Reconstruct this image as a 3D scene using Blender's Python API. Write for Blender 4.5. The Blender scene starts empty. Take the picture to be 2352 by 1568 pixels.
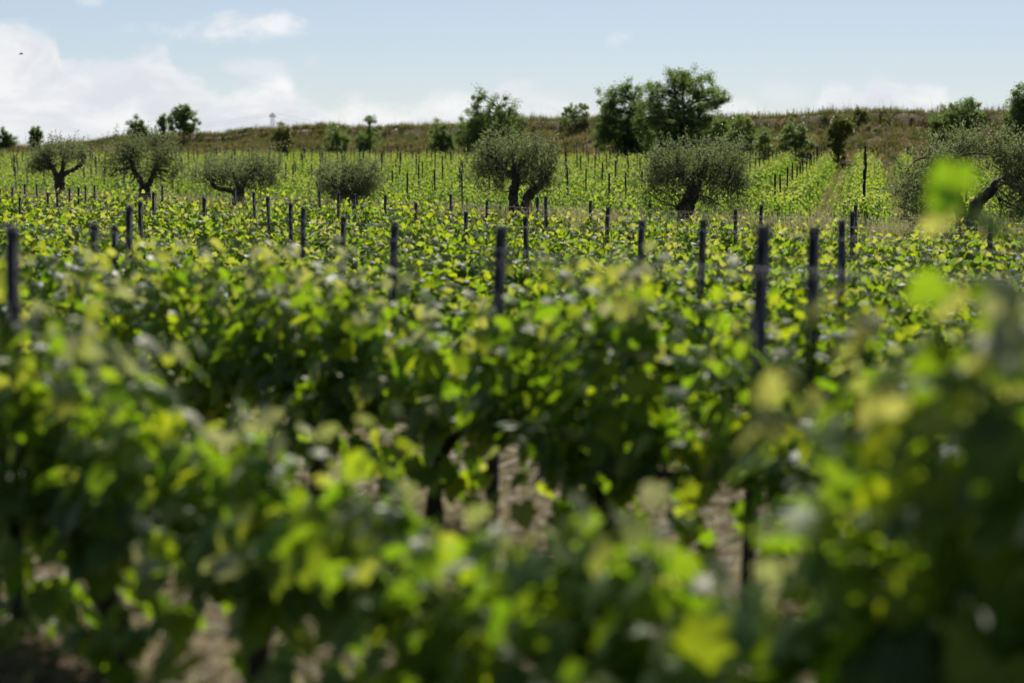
import bpy, math, random
import numpy as np
from mathutils import Matrix, Vector

S = bpy.context.scene
COL = S.collection
R = math.radians
FPX = 5553.3            # focal length in units of a 2352-wide picture (85 mm lens)
CAM_H = 1.8
HORIZON = 390.0

# ------------------------------------------------------------------ camera
cam = bpy.data.cameras.new('camera')
cam.lens = 85; cam.sensor_width = 36; cam.clip_start = 0.1; cam.clip_end = 9000
cam.dof.use_dof = True; cam.dof.focus_distance = 44; cam.dof.aperture_fstop = 1.8; cam.dof.aperture_blades = 0
camo = bpy.data.objects.new('camera', cam); COL.objects.link(camo)
camo.location = (0, 0, CAM_H); camo.rotation_euler = (R(90 - 4.058), 0, 0)
S.camera = camo

# ------------------------------------------------------------------ light and sky
SUN_AZ, SUN_EL = R(8), R(48)     # azimuth measured from +Y towards +X
sd = bpy.data.lights.new('sun', 'SUN'); sd.energy = 5.0; sd.angle = R(0.53); sd.color = (1.0, 0.945, 0.86)
sun = bpy.data.objects.new('sun', sd); COL.objects.link(sun)
sdir = Vector((math.sin(SUN_AZ) * math.cos(SUN_EL), math.cos(SUN_AZ) * math.cos(SUN_EL), math.sin(SUN_EL)))
sun.rotation_euler = sdir.to_track_quat('Z', 'Y').to_euler()
S.view_settings.view_transform = 'Standard'; S.view_settings.look = 'None'
S.view_settings.exposure = 0.42; S.view_settings.gamma = 1.0
S.cycles.max_bounces = 12; S.cycles.transmission_bounces = 8; S.cycles.diffuse_bounces = 8

W = bpy.data.worlds.new('World'); S.world = W; W.use_nodes = True
NT = W.node_tree; NT.nodes.clear()

class G:
    """tiny node-graph helper"""
    def __init__(s, nt): s.nt = nt
    def n(s, t, **kw):
        x = s.nt.nodes.new(t)
        for k, v in kw.items(): setattr(x, k, v)
        return x
    def put(s, sock, v):
        if hasattr(v, 'is_output') or hasattr(v, 'links'): s.nt.links.new(v, sock)
        else: sock.default_value = v
    def m(s, op, a, b=0.0, c=0.0, clamp=False):
        x = s.n('ShaderNodeMath', operation=op); x.use_clamp = clamp
        s.put(x.inputs[0], a); s.put(x.inputs[1], b)
        if op in ('MULTIPLY_ADD', 'SMOOTH_MIN', 'SMOOTH_MAX'): s.put(x.inputs[2], c)
        return x.outputs[0]
    def ss(s, v, lo, hi, a=0.0, b=1.0):
        x = s.n('ShaderNodeMapRange', interpolation_type='SMOOTHSTEP')
        s.put(x.inputs['Value'], v); s.put(x.inputs['From Min'], lo); s.put(x.inputs['From Max'], hi)
        s.put(x.inputs['To Min'], a); s.put(x.inputs['To Max'], b)
        return x.outputs[0]
    def mix(s, f, a, b, mode='MIX'):
        x = s.n('ShaderNodeMix', data_type='RGBA', blend_type=mode)
        s.put(x.inputs[0], f); s.put(x.inputs[6], a); s.put(x.inputs[7], b)
        return x.outputs[2]
    def noise(s, vec, scale, detail=4, rough=0.55, dist=0.0):
        x = s.n('ShaderNodeTexNoise'); s.put(x.inputs['Scale'], scale)
        x.inputs['Detail'].default_value = detail; x.inputs['Roughness'].default_value = rough
        x.inputs['Distortion'].default_value = dist
        if vec is not None: s.put(x.inputs['Vector'], vec)
        return x.outputs['Fac']
    def ramp(s, f, stops):
        x = s.n('ShaderNodeValToRGB'); e = x.color_ramp.elements
        while len(e) < len(stops): e.new(0.5)
        for i, (p, c) in enumerate(stops):
            e[i].position = p; e[i].color = (*c, 1)
        s.put(x.inputs[0], f)
        return x.outputs[0]
    def link(s, a, b): s.nt.links.new(a, b)

g = G(NT)
out = g.n('ShaderNodeOutputWorld'); bg = g.n('ShaderNodeBackground')
sky = g.n('ShaderNodeTexSky', sky_type='NISHITA', sun_disc=False, sun_elevation=SUN_EL, sun_rotation=SUN_AZ)
sky.altitude = 300; sky.air_density = 1.0; sky.dust_density = 0.35; sky.ozone_density = 1.0
tc = g.n('ShaderNodeTexCoord')
lift = g.n('ShaderNodeVectorMath', operation='ADD'); g.link(tc.outputs['Generated'], lift.inputs[0]); lift.inputs[1].default_value = (0, 0, .035)
nrm = g.n('ShaderNodeVectorMath', operation='NORMALIZE'); g.link(lift.outputs[0], nrm.inputs[0]); g.link(nrm.outputs[0], sky.inputs[0])
sep = g.n('ShaderNodeSeparateXYZ'); g.link(tc.outputs['Generated'], sep.inputs[0])
az = g.m('ARCTAN2', sep.outputs[0], sep.outputs[1]); el = g.m('ARCSINE', sep.outputs[2])
A = g.m('MULTIPLY_ADD', az, FPX / 2352, 0.5)          # 0..1 over 24 degrees ahead
E = g.m('MULTIPLY', el, FPX / 400)                    # 1 = about 4 degrees up
cv = g.n('ShaderNodeCombineXYZ'); g.link(A, cv.inputs[0]); g.link(g.m('MULTIPLY', E, 0.30), cv.inputs[1])
prof = [(0, 70), (90, 58), (145, 85), (165, 140), (215, 148), (290, 140), (335, 122), (385, 120), (410, 155), (470, 182), (520, 202),
        (590, 188), (650, 172), (685, 208), (725, 218), (765, 248), (790, 240), (850, 214), (890, 228), (930, 246), (1000, 222), (1070, 214),
        (1110, 235), (1155, 180), (1230, 186), (1290, 204), (1350, 235), (1450, 262), (1600, 236), (1660, 222), (1710, 228), (1770, 262),
        (1850, 262), (1885, 205), (1930, 190), (1960, 212), (2005, 178), (2060, 198), (2140, 204), (2190, 262), (2352, 275)]
fc = g.n('ShaderNodeFloatCurve'); c = fc.mapping.curves[0]
c.points[0].location = (0, (390 - prof[0][1]) / 400); c.points[1].location = (1, (390 - prof[-1][1]) / 400)
for x, y in prof[1:-1]: c.points.new(x / 2352, (390 - y) / 400)
fc.mapping.update(); g.link(g.m('MINIMUM', g.m('MAXIMUM', A, 0.0), 1.0), fc.inputs['Value'])
n1 = g.noise(cv.outputs[0], 13, 8, 0.6, 0.25)
n2 = g.noise(cv.outputs[0], 9, 6, 0.6, 0.4)
n3 = g.noise(cv.outputs[0], 34, 6, 0.6, 0.3)
wob = g.m('ADD', g.m('MULTIPLY', g.m('SUBTRACT', n1, 0.5), 0.26), g.m('MULTIPLY', g.m('SUBTRACT', n3, 0.5), 0.17))
d = g.m('SUBTRACT', g.m('ADD', fc.outputs[0], wob), E)
al = g.ss(d, -0.03, 0.12)
al = g.m('MULTIPLY', al, g.ss(A, 0.60, 0.34, 0.85, 1.0))
for (x, y, rx, ry, k) in [(540, 66, 190, 44, 0.8), (520, 50, 90, 30, .6), (215, 8, 42, 20, .5), (720, 142, 36, 30, .5), (1416, 98, 40, 34, .55), (1790, 215, 60, 30, .25),
                          (600, 160, 90, 25, .35)]:
    dx = g.m('MULTIPLY', g.m('SUBTRACT', A, x / 2352), 2352 / rx); dy = g.m('MULTIPLY', g.m('SUBTRACT', E, (390 - y) / 400), 400 / ry)
    r2 = g.m('ADD', g.m('MULTIPLY', dx, dx), g.m('MULTIPLY', dy, dy))
    v = g.m('ADD', g.m('SUBTRACT', 1.0, r2), g.m('MULTIPLY', g.m('SUBTRACT', n1, 0.52), 5.0))
    al = g.m('MAXIMUM', al, g.m('MULTIPLY', g.ss(v, -0.2, 1.3), k))
inner = g.m('ADD', g.ss(n2, 0.38, 0.62, 0.0, 0.8), g.ss(d, 0.16, 0.02, 0.0, 0.5))
ccol = g.ramp(inner, [(0.0, (8.1, 8.35, 8.9)), (0.5, (9.3, 9.45, 9.75)), (1.0, (10.6, 10.55, 10.5))])
skyc = g.mix(1.0, sky.outputs[0], (0.93, 0.885, 0.945, 1), 'MULTIPLY')
g.link(g.mix(al, skyc, ccol), bg.inputs[0]); bg.inputs[1].default_value = 0.068
g.link(bg.outputs[0], out.inputs[0])

# ------------------------------------------------------------------ helpers
TH = R(35.5); CT, ST = math.cos(TH), math.sin(TH)
def us(u, s): return u * CT - s * ST, u * ST + s * CT          # row coordinates -> x, y
def to_u(x, y): return x * CT + y * ST
def to_s(x, y): return -x * ST + y * CT
def depth_on(u, px):                                           # depth along a picture column where it crosses row line u
    k = (px - 1176) / FPX
    return u / (k * CT + ST)
_zu = np.array([-400, 4, 7, 20, 28, 32, 35, 37.5, 41, 98, 99.5, 107, 108, 140, 6000.0])
_zz = np.array([0, 0, 0, -.12, -.2, .15, .35, .25, -.05, 1.85, 2.25, 4.3, 5.2, 5.2, 5.2])
_cx = np.array([-400, -75, -52, -29, -12.6, 0, 28, 400.]); _cz = np.array([2.65, 2.95, 3.6, 4.8, 5.1, 5.4, 5.5, 5.5])
def ground_z(x, y):
    x = np.asarray(x, float); y = np.asarray(y, float); u = to_u(x, y)
    z = np.interp(u, _zu, _zz)
    b = np.clip((u - 98) / 6, 0, 1)
    crest = np.interp(x, _cx, _cz)
    z = np.where(u > 98, 1.85 + (z - 1.85) / 3.35 * (crest - 1.85), z)
    far = np.clip((np.abs(x) - 60) / 200, 0, 1)
    tilt = -.012 * np.clip(x, -55, 40) * np.clip(u / 20, 0, 1) * np.clip(1 - (u - 104) / 40, 0, 1)
    w = .05 * np.sin(x * .7 + 1.3) * np.sin(y * .53) + .03 * np.sin(x * 1.9 + y * 1.3)
    bump = (.16 * np.sin(x * .31 + 1.0) + .11 * np.sin(x * .83 + 2.0) + .07 * np.sin(x * 2.1 + y * .9)) * np.clip((u - 100) / 4, 0, 1) * np.clip((130 - u) / 20, 0, 1)
    return z + tilt + w * np.clip((120 - u) / 20, 0, 1) + bump
def gz(x, y): return float(ground_z(x, y))

def tag(o, label=None, cat=None, group=None, kind=None):
    if label: o['label'] = label
    if cat: o['category'] = cat
    if group: o['group'] = group
    if kind: o['kind'] = kind
    return o
def link(name, data, parent=None):
    o = bpy.data.objects.new(name, data); COL.objects.link(o)
    if parent is not None: o.parent = parent
    return o
def empty(name, loc, rz=0.0):
    o = link(name, None); o.location = loc; o.rotation_euler = (0, 0, rz); o.empty_display_size = .1
    return o
def mesh(name, v, f, mat, tint=None, smooth=True):
    """v (n,3); f (k,3) int array -> mesh datablock"""
    v = np.ascontiguousarray(v, np.float32); f = np.ascontiguousarray(f, np.int32)
    me = bpy.data.meshes.new(name)
    me.vertices.add(len(v)); me.vertices.foreach_set('co', v.ravel())
    me.loops.add(f.size); me.loops.foreach_set('vertex_index', f.ravel())
    me.polygons.add(len(f)); me.polygons.foreach_set('loop_start', np.arange(0, f.size, f.shape[1], dtype=np.int32))
    me.polygons.foreach_set('loop_total', np.full(len(f), f.shape[1], np.int32))
    if smooth: me.polygons.foreach_set('use_smooth', np.ones(len(f), bool))
    me.update(calc_edges=True)
    if tint is not None:
        a = me.attributes.new('tint', 'FLOAT', 'POINT'); a.data.foreach_set('value', np.ascontiguousarray(tint, np.float32))
    me.materials.append(mat)
    return me
def scatter(tv, tf, pos, rot, scale, tint):
    """copies of a template at many places, vectorised"""
    pos = np.asarray(pos, float); rot = np.asarray(rot, float); scale = np.asarray(scale, float)
    k, n = len(pos), len(tv)
    v = np.einsum('kij,nj->kni', rot, tv) * (scale[:, None, None] if scale.ndim == 1 else 1) + pos[:, None, :]
    f = tf[None] + (np.arange(k) * n)[:, None, None]
    return v.reshape(-1, 3), f.reshape(-1, tf.shape[1]), np.repeat(np.asarray(tint, float), n)
def join(parts):
    vs, fs, ts, o = [], [], [], 0
    for v, f, t in parts:
        vs.append(v); fs.append(np.asarray(f) + o); ts.append(t); o += len(v)
    return np.concatenate(vs), np.concatenate(fs), np.concatenate(ts)
def unit(a):
    a = np.asarray(a, float); return a / np.maximum(np.linalg.norm(a, axis=-1, keepdims=True), 1e-9)
def frames(nrm, tip):
    """rotation matrices with z = normal, y as close to tip as possible"""
    z = unit(nrm); y = unit(tip - (tip * z).sum(-1, keepdims=True) * z); x = np.cross(y, z)
    return np.stack([x, y, z], -1)
def tube(path, radii, sides=6, jit=0.0, rng=None, cap=True):
    p = np.asarray(path, float); n = len(p); t = unit(np.gradient(p, axis=0))
    ref = np.array([0.31, 0.87, 0.38]); a = unit(np.cross(t, ref)); b = np.cross(t, a)
    ang = np.linspace(0, 2 * math.pi, sides, endpoint=False)
    r = np.asarray(radii, float)[:, None] * np.ones((1, sides))
    if jit and rng is not None: r = r * (1 + rng.uniform(-jit, jit, r.shape))
    v = p[:, None] + r[..., None] * (np.cos(ang)[None, :, None] * a[:, None] + np.sin(ang)[None, :, None] * b[:, None])
    i = np.arange(n - 1)[:, None] * sides; j = np.arange(sides)[None]; jn = (j + 1) % sides
    q = np.stack([i + j, i + jn, i + sides + jn, i + sides + j], -1).reshape(-1, 4)
    f = np.concatenate([q[:, [0, 1, 2]], q[:, [0, 2, 3]]])
    v = v.reshape(-1, 3)
    if cap:
        v = np.concatenate([v, p[-1:]]); c0 = (n - 1) * sides
        f = np.concatenate([f, np.stack([c0 + np.arange(sides), c0 + (np.arange(sides) + 1) % sides, np.full(sides, n * sides)], -1)])
    return v, f, np.zeros(len(v))
def smooth_path(pts, n=10):
    p = np.asarray(pts, float); k = len(p)
    t = np.linspace(0, k - 1, n); o = []
    for x in t:
        i = min(int(x), k - 2); f = x - i
        p0, p1, p2, p3 = p[max(i - 1, 0)], p[i], p[i + 1], p[min(i + 2, k - 1)]
        o.append(.5 * (2 * p1 + (p2 - p0) * f + (2 * p0 - 5 * p1 + 4 * p2 - p3) * f * f + (3 * p1 - p0 - 3 * p2 + p3) * f ** 3))
    return np.array(o)
ORD = ['zeroth', 'first', 'second', 'third', 'fourth', 'fifth', 'sixth', 'seventh', 'eighth', 'ninth', 'tenth', 'eleventh', 'twelfth', 'thirteenth',
       'fourteenth', 'fifteenth', 'sixteenth', 'seventeenth', 'eighteenth', 'nineteenth', 'twentieth']
def ordn(n):
    if n <= 20: return ORD[n]
    return f"{n}{'th' if 10 <= n % 100 <= 20 else {1: 'st', 2: 'nd', 3: 'rd'}.get(n % 10, 'th')}"

# ------------------------------------------------------------------ materials
def material(name):
    m = bpy.data.materials.new(name); m.use_nodes = True; m.node_tree.nodes.clear()
    return m, G(m.node_tree)
def leaf_material(name, stops, glow, under, src, trans=0.42, rough=0.36, spec=0.5, back=0.8):
    m, g = material(name)
    if src == 'object': t = g.n('ShaderNodeObjectInfo').outputs['Random']
    else:
        a = g.n('ShaderNodeAttribute', attribute_name='tint'); o = g.n('ShaderNodeObjectInfo').outputs['Random']
        t = g.m('ADD', a.outputs['Fac'], g.m('MULTIPLY', g.m('SUBTRACT', o, 0.5), 0.16), clamp=True)
    c = g.ramp(t, stops)
    geo = g.n('ShaderNodeNewGeometry')
    c = g.mix(g.m('MULTIPLY', geo.outputs['Backfacing'], back), c, (*under, 1))
    p = g.n('ShaderNodeBsdfPrincipled'); g.link(c, p.inputs['Base Color'])
    p.inputs['Roughness'].default_value = rough; p.inputs['Specular IOR Level'].default_value = spec
    tr = g.n('ShaderNodeBsdfTranslucent'); g.link(g.ramp(t, glow), tr.inputs[0])
    mx = g.n('ShaderNodeMixShader'); mx.inputs[0].default_value = trans
    g.link(p.outputs[0], mx.inputs[1]); g.link(tr.outputs[0], mx.inputs[2])
    o = g.n('ShaderNodeOutputMaterial'); g.link(mx.outputs[0], o.inputs[0])
    return m
VST = [(0.0, (.042, .092, .014)), (0.6, (.068, .128, .018)), (0.9, (.100, .160, .026)), (1.0, (.20, .235, .085))]
VGL = [(0.0, (.20, .37, .008)), (0.6, (.31, .47, .010)), (0.9, (.47, .55, .012)), (1.0, (.50, .50, .09))]
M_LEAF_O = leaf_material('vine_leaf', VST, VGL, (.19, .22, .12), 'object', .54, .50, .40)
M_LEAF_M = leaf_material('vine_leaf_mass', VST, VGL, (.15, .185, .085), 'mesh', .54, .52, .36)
M_LEAF_F = leaf_material('far_vine_leaf', VST, [(p, (c[0] * 1.0, c[1] * 1.02, c[2] + .02)) for p, c in VGL], (.13, .17, .07), 'mesh', .50, .58, .22)
M_YOUNG = leaf_material('young_vine_leaf', [(0, (.19, .23, .10)), (1, (.36, .36, .21))], [(0, (.38, .44, .08)), (1, (.46, .46, .18))], (.36, .36, .24), 'object', .38, .5, .35)
M_OLIVE = leaf_material('olive_leaf', [(0, (.060, .082, .046)), (.5, (.110, .138, .078)), (1, (.21, .23, .145))], [(0, (.15, .20, .05)), (1, (.34, .38, .13))], (.18, .19, .13), 'mesh', .44, .6, .28)
M_TREE = leaf_material('tree_leaf', [(0, (.040, .078, .028)), (.5, (.070, .118, .038)), (1, (.12, .17, .05))], [(0, (.15, .27, .04)), (1, (.32, .44, .07))], (.11, .15, .07), 'mesh', .45, .5, .3)
M_SHRUB = leaf_material('shrub_leaf', [(0, (.085, .130, .036)), (.5, (.12, .175, .045)), (1, (.18, .23, .06))], [(0, (.27, .42, .05)), (1, (.44, .55, .08))], (.11, .15, .06), 'mesh', .32, .42)
M_BRIGHT = leaf_material('bright_shrub_leaf', [(0, (.05, .075, .008)), (.5, (.10, .13, .012)), (1, (.17, .18, .02))], [(0, (.16, .22, .01)), (1, (.36, .36, .02))], (.12, .14, .04), 'mesh', .34, .42)
M_STRAW = leaf_material('dry_grass', [(0, (.075, .105, .024)), (.3, (.14, .15, .05)), (.6, (.28, .22, .11)), (1, (.48, .41, .27))], [(0, (.20, .28, .03)), (.35, (.34, .34, .08)), (1, (.52, .42, .26))], (.3, .25, .15), 'mesh', .48, .5, .4, 0.0)
M_BANK = leaf_material('bank_grass', [(0, (.045, .065, .020)), (.28, (.095, .105, .038)), (.55, (.19, .145, .070)), (.8, (.28, .185, .105)), (1, (.44, .34, .20))], [(0, (.10, .15, .02)), (.4, (.22, .19, .05)), (.7, (.34, .23, .10)), (1, (.44, .33, .16))], (.2, .15, .09), 'mesh', .45, .55, .3, 0.0)
M_FLOWER = leaf_material('thistle_flower', [(0, (.28, .16, .27)), (1, (.42, .28, .38))], [(0, (.3, .15, .28)), (1, (.4, .25, .36))], (.3, .2, .3), 'mesh', .3, .5)

def bark_material(name, a, b, scale=14, bump=.6):
    m, g = material(name)
    tcx = g.n('ShaderNodeTexCoord'); mp = g.n('ShaderNodeMapping'); mp.inputs['Scale'].default_value = (1, 1, .3); g.link(tcx.outputs['Object'], mp.inputs[0])
    n = g.noise(mp.outputs[0], scale, 6, .65); n2 = g.noise(mp.outputs[0], scale * 4, 4, .6)
    p = g.n('ShaderNodeBsdfPrincipled'); g.link(g.mix(g.ss(n, .35, .68), (*a, 1), (*b, 1)), p.inputs['Base Color']); p.inputs['Roughness'].default_value = .9
    bp = g.n('ShaderNodeBump'); bp.inputs['Strength'].default_value = bump; bp.inputs['Distance'].default_value = .03
    g.link(g.m('ADD', n, g.m('MULTIPLY', n2, .5)), bp.inputs['Height']); g.link(bp.outputs[0], p.inputs['Normal'])
    o = g.n('ShaderNodeOutputMaterial'); g.link(p.outputs[0], o.inputs[0])
    return m
M_BARK = bark_material('olive_bark', (.028, .022, .017), (.105, .082, .062), 9)
M_VBARK = bark_material('vine_bark', (.025, .018, .013), (.085, .058, .040), 40)
M_TBARK = bark_material('tree_bark', (.03, .024, .018), (.08, .062, .046), 8)
M_CANE = bark_material('green_cane', (.08, .12, .03), (.15, .17, .06), 30, .1)

def plain(name, col, rough, metal=0.0, var=.25):
    m, g = material(name)
    tcx = g.n('ShaderNodeTexCoord'); n = g.noise(tcx.outputs['Object'], 18, 5, .6)
    k = g.m('MULTIPLY_ADD', n, var * 2, 1 - var)
    mx = g.n('ShaderNodeMix', data_type='RGBA', blend_type='MULTIPLY'); mx.inputs[0].default_value = 1
    mx.inputs[6].default_value = (*col, 1); cc = g.n('ShaderNodeCombineColor')
    for i in range(3): g.link(k, cc.inputs[i])
    g.link(cc.outputs[0], mx.inputs[7])
    p = g.n('ShaderNodeBsdfPrincipled'); g.link(mx.outputs[2], p.inputs['Base Color']); p.inputs['Roughness'].default_value = rough; p.inputs['Metallic'].default_value = metal
    o = g.n('ShaderNodeOutputMaterial'); g.link(p.outputs[0], o.inputs[0])
    return m
M_POST = plain('weathered_steel_post', (.030, .031, .036), .55, .3, .35)
M_WIRE = plain('galvanised_wire', (.16, .155, .15), .55, .5)
M_PYLON = plain('pylon_steel', (.12, .12, .13), .6, .3)
M_BIRD = plain('dark_feathers', (.03, .028, .028), .7)

def ground_material():
    m, g = material('vineyard_soil')
    geo = g.n('ShaderNodeNewGeometry'); P = geo.outputs['Position']
    a = g.noise(P, 1.1, 6, .6); b = g.noise(P, 7, 6, .65); c = g.noise(P, 42, 5, .7); e = g.noise(P, .18, 3, .5)
    col = g.ramp(g.m('ADD', g.m('MULTIPLY', a, .5), g.m('MULTIPLY', b, .5)), [(.3, (.040, .025, .015)), (.48, (.072, .045, .027)), (.6, (.108, .072, .043)), (.75, (.17, .125, .075))])
    col = g.mix(g.ss(c, .5, .72), col, (.19, .14, .08, 1))
    col = g.mix(g.m('MULTIPLY', g.ss(e, .52, .68), .35), col, (.10, .095, .035, 1))
    p = g.n('ShaderNodeBsdfPrincipled'); g.link(col, p.inputs['Base Color']); p.inputs['Roughness'].default_value = .95; p.inputs['Specular IOR Level'].default_value = .15
    bp = g.n('ShaderNodeBump'); bp.inputs['Strength'].default_value = .7; bp.inputs['Distance'].default_value = .06
    g.link(g.m('ADD', b, g.m('MULTIPLY', c, .6)), bp.inputs['Height']); g.link(bp.outputs[0], p.inputs['Normal'])
    o = g.n('ShaderNodeOutputMaterial'); g.link(p.outputs[0], o.inputs[0])
    return m

# ------------------------------------------------------------------ ground
def build_ground():
    us_ = np.unique(np.concatenate([[-900, -300, -100, -40, -15], np.arange(-6, 44, .5), np.arange(44, 96, 2), np.arange(96, 108, .4), [110, 115, 125, 140, 200, 400, 1000, 5000]]))
    ss_ = np.unique(np.concatenate([[-4000, -1500, -600, -300, -150, -90], np.arange(-60, 260, 2.0), [300, 400, 700, 1500, 5000]]))
    U, Sg = np.meshgrid(us_, ss_, indexing='ij')
    x = U * CT - Sg * ST; y = U * ST + Sg * CT
    v = np.stack([x, y, ground_z(x, y)], -1).reshape(-1, 3)
    n = len(ss_); i, j = np.meshgrid(np.arange(len(us_) - 1), np.arange(n - 1), indexing='ij')
    q = np.stack([i * n + j, (i + 1) * n + j, (i + 1) * n + j + 1, i * n + j + 1], -1).reshape(-1, 4)
    o = link('ground', mesh('ground', v, q[:, ::1], ground_material()))
    tag(o, 'reddish brown vineyard soil rising to a grassy bank', None, None, 'structure')
build_ground()

# ------------------------------------------------------------------ leaf templates
def grape_leaf(rng, fold=.28):
    half = [(.10, -.10), (.34, -.13), (.50, .05), (.40, .20), (.62, .42), (.36, .52), (.27, .74)]
    o = [(0, .03)] + half + [(0, 1.02)] + [(-x, y) for x, y in half[::-1]]
    o = np.array(o) + rng.uniform(-.035, .035, (len(o), 2))
    o = np.concatenate([o, [[0, .36]]]); n = len(o) - 1
    z = -fold * np.abs(o[:, 0]) ** 1.2 - .22 * (o[:, 1] - .36) ** 2 + rng.uniform(-.05, .05, len(o)); z[-1] = .05
    v = np.column_stack([o, z]); f = np.array([(n, i, (i + 1) % n) for i in range(n)])
    return v, f
_r = np.random.default_rng(5)
LEAF = [grape_leaf(_r, k) for k in (.12, .30, .48, .22, -.15)]
def leaf_lite(fold):
    v = np.array([(0, 0, 0), (.5, .08, -fold * .5), (.52, .5, -fold * .6), (0, 1, -.15), (-.52, .5, -fold * .6), (-.5, .08, -fold * .5), (0, .4, .05)])
    return v, np.array([(6, i, (i + 1) % 6) for i in range(6)])
LITE = [leaf_lite(.3), leaf_lite(.5)]
KITE = (np.array([(0, 0, 0), (.5, .45, -.12), (0, 1, -.05), (-.5, .45, -.12)]), np.array([(0, 1, 2), (0, 2, 3)]))
SLIM = (np.array([(0, 0, 0), (.11, .5, .02), (0, 1, -.04), (-.11, .5, .02)]), np.array([(0, 1, 2), (0, 2, 3)]))

# ------------------------------------------------------------------ grapevines
def vine_plan(rng, H, nsh=16, spread=.58, low=.26, dens=1.0, nbase=72):
    """skeleton of one vine: trunk tubes, shoots (path, leaves); leaf = pos, normal, tip, size, young"""
    head = np.array([rng.uniform(-.05, .05), rng.uniform(-.04, .04), rng.uniform(.26, .34)])
    tr = [smooth_path([(0, 0, -.08), (rng.uniform(-.04, .04), rng.uniform(-.03, .03), .12), head], 7)]
    arms = []
    for sg in (-1, 1):
        a = smooth_path([head, head + (sg * .13, rng.uniform(-.03, .03), .12), (sg * .30, rng.uniform(-.04, .04), rng.uniform(.46, .52)), (sg * spread, rng.uniform(-.05, .05), rng.uniform(.48, .56))], 9)
        arms.append(a)
    shoots = []
    for i in range(nsh):
        a = arms[i % 2]; b = a[int(rng.integers(2, 9))]
        if rng.random() < .86:
            dr = unit(np.array([rng.normal(0, .20), rng.normal(0, .17), 1.0])); L = max(.25, (H - b[2]) * rng.uniform(.70, 1.16)); droop = rng.uniform(.0, .22)
        else:
            sy = rng.choice([-1, 1]); dr = unit(np.array([rng.normal(0, .4), sy * rng.uniform(.5, .9), .7])); L = rng.uniform(.4, .65); droop = rng.uniform(.8, 1.5)
        k = 8; p = [b]; d = dr.copy()
        for j in range(k):
            d = unit(d + np.array([rng.normal(0, .08), rng.normal(0, .08), -droop * j / k * .35])); p.append(p[-1] + d * L / k)
        p = np.array(p); nl = max(4, int(L / .052 * dens)); lv = []
        ph = rng.uniform(0, 6.28)
        for j in range(nl):
            t = (j + .4) / nl; q = t * k; ii = min(int(q), k - 1); pt = p[ii] + (p[ii + 1] - p[ii]) * (q - ii)
            ang = ph + j * math.pi + rng.normal(0, .7)
            od = np.array([math.cos(ang) * .8, math.sin(ang) * 1.1, rng.uniform(-.1, .5)]); od = unit(od)
            young = t > .84
            sz = (.132 * (1 - .50 * t ** 2) if not young else .075) * rng.uniform(.75, 1.15)
            pos = pt + od * sz * .75
            nr = unit(od * .85 + np.array([0, 0, .55]) + rng.normal(0, .40, 3)); tip = unit(od + np.array([0, 0, -.75]) + rng.normal(0, .25, 3))
            lv.append((pos, nr, tip, sz, young, t))
        shoots.append((p, lv))
    # hanging leaves round the arms close the canopy below
    p = arms[0][::-1]; base = []
    for j in range(int(nbase * dens)):
        a = arms[j % 2][int(rng.integers(2, 9))]; sy = rng.choice([-1, 1])
        od = unit(np.array([rng.normal(0, .5), sy, rng.uniform(-.4, .4)]))
        pos = a + np.array([rng.normal(0, .08), sy * rng.uniform(.03, .30), rng.uniform(low - .56, .30)]); pos[2] = max(pos[2], low + rng.uniform(-.06, .06))
        base.append((pos, unit(od + np.array([0, 0, .4]) + rng.normal(0, .35, 3)), unit(od * .4 + np.array([0, 0, -1]) + rng.normal(0, .2, 3)), .128 * rng.uniform(.7, 1.15), False, 0.1))
    return tr, arms, shoots, base
def wood(rng, tr, arms):
    parts = [tube(tr[0], np.linspace(.055, .04, len(tr[0])) * rng.uniform(.9, 1.15), 7, .22, rng)]
    for a in arms: parts.append(tube(a, np.linspace(.036, .015, len(a)), 6, .25, rng))
    return join(parts)
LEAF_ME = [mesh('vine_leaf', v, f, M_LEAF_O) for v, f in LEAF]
YOUNG_ME = [mesh('young_vine_leaf', v, f, M_YOUNG) for v, f in LEAF[1:4]]

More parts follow.
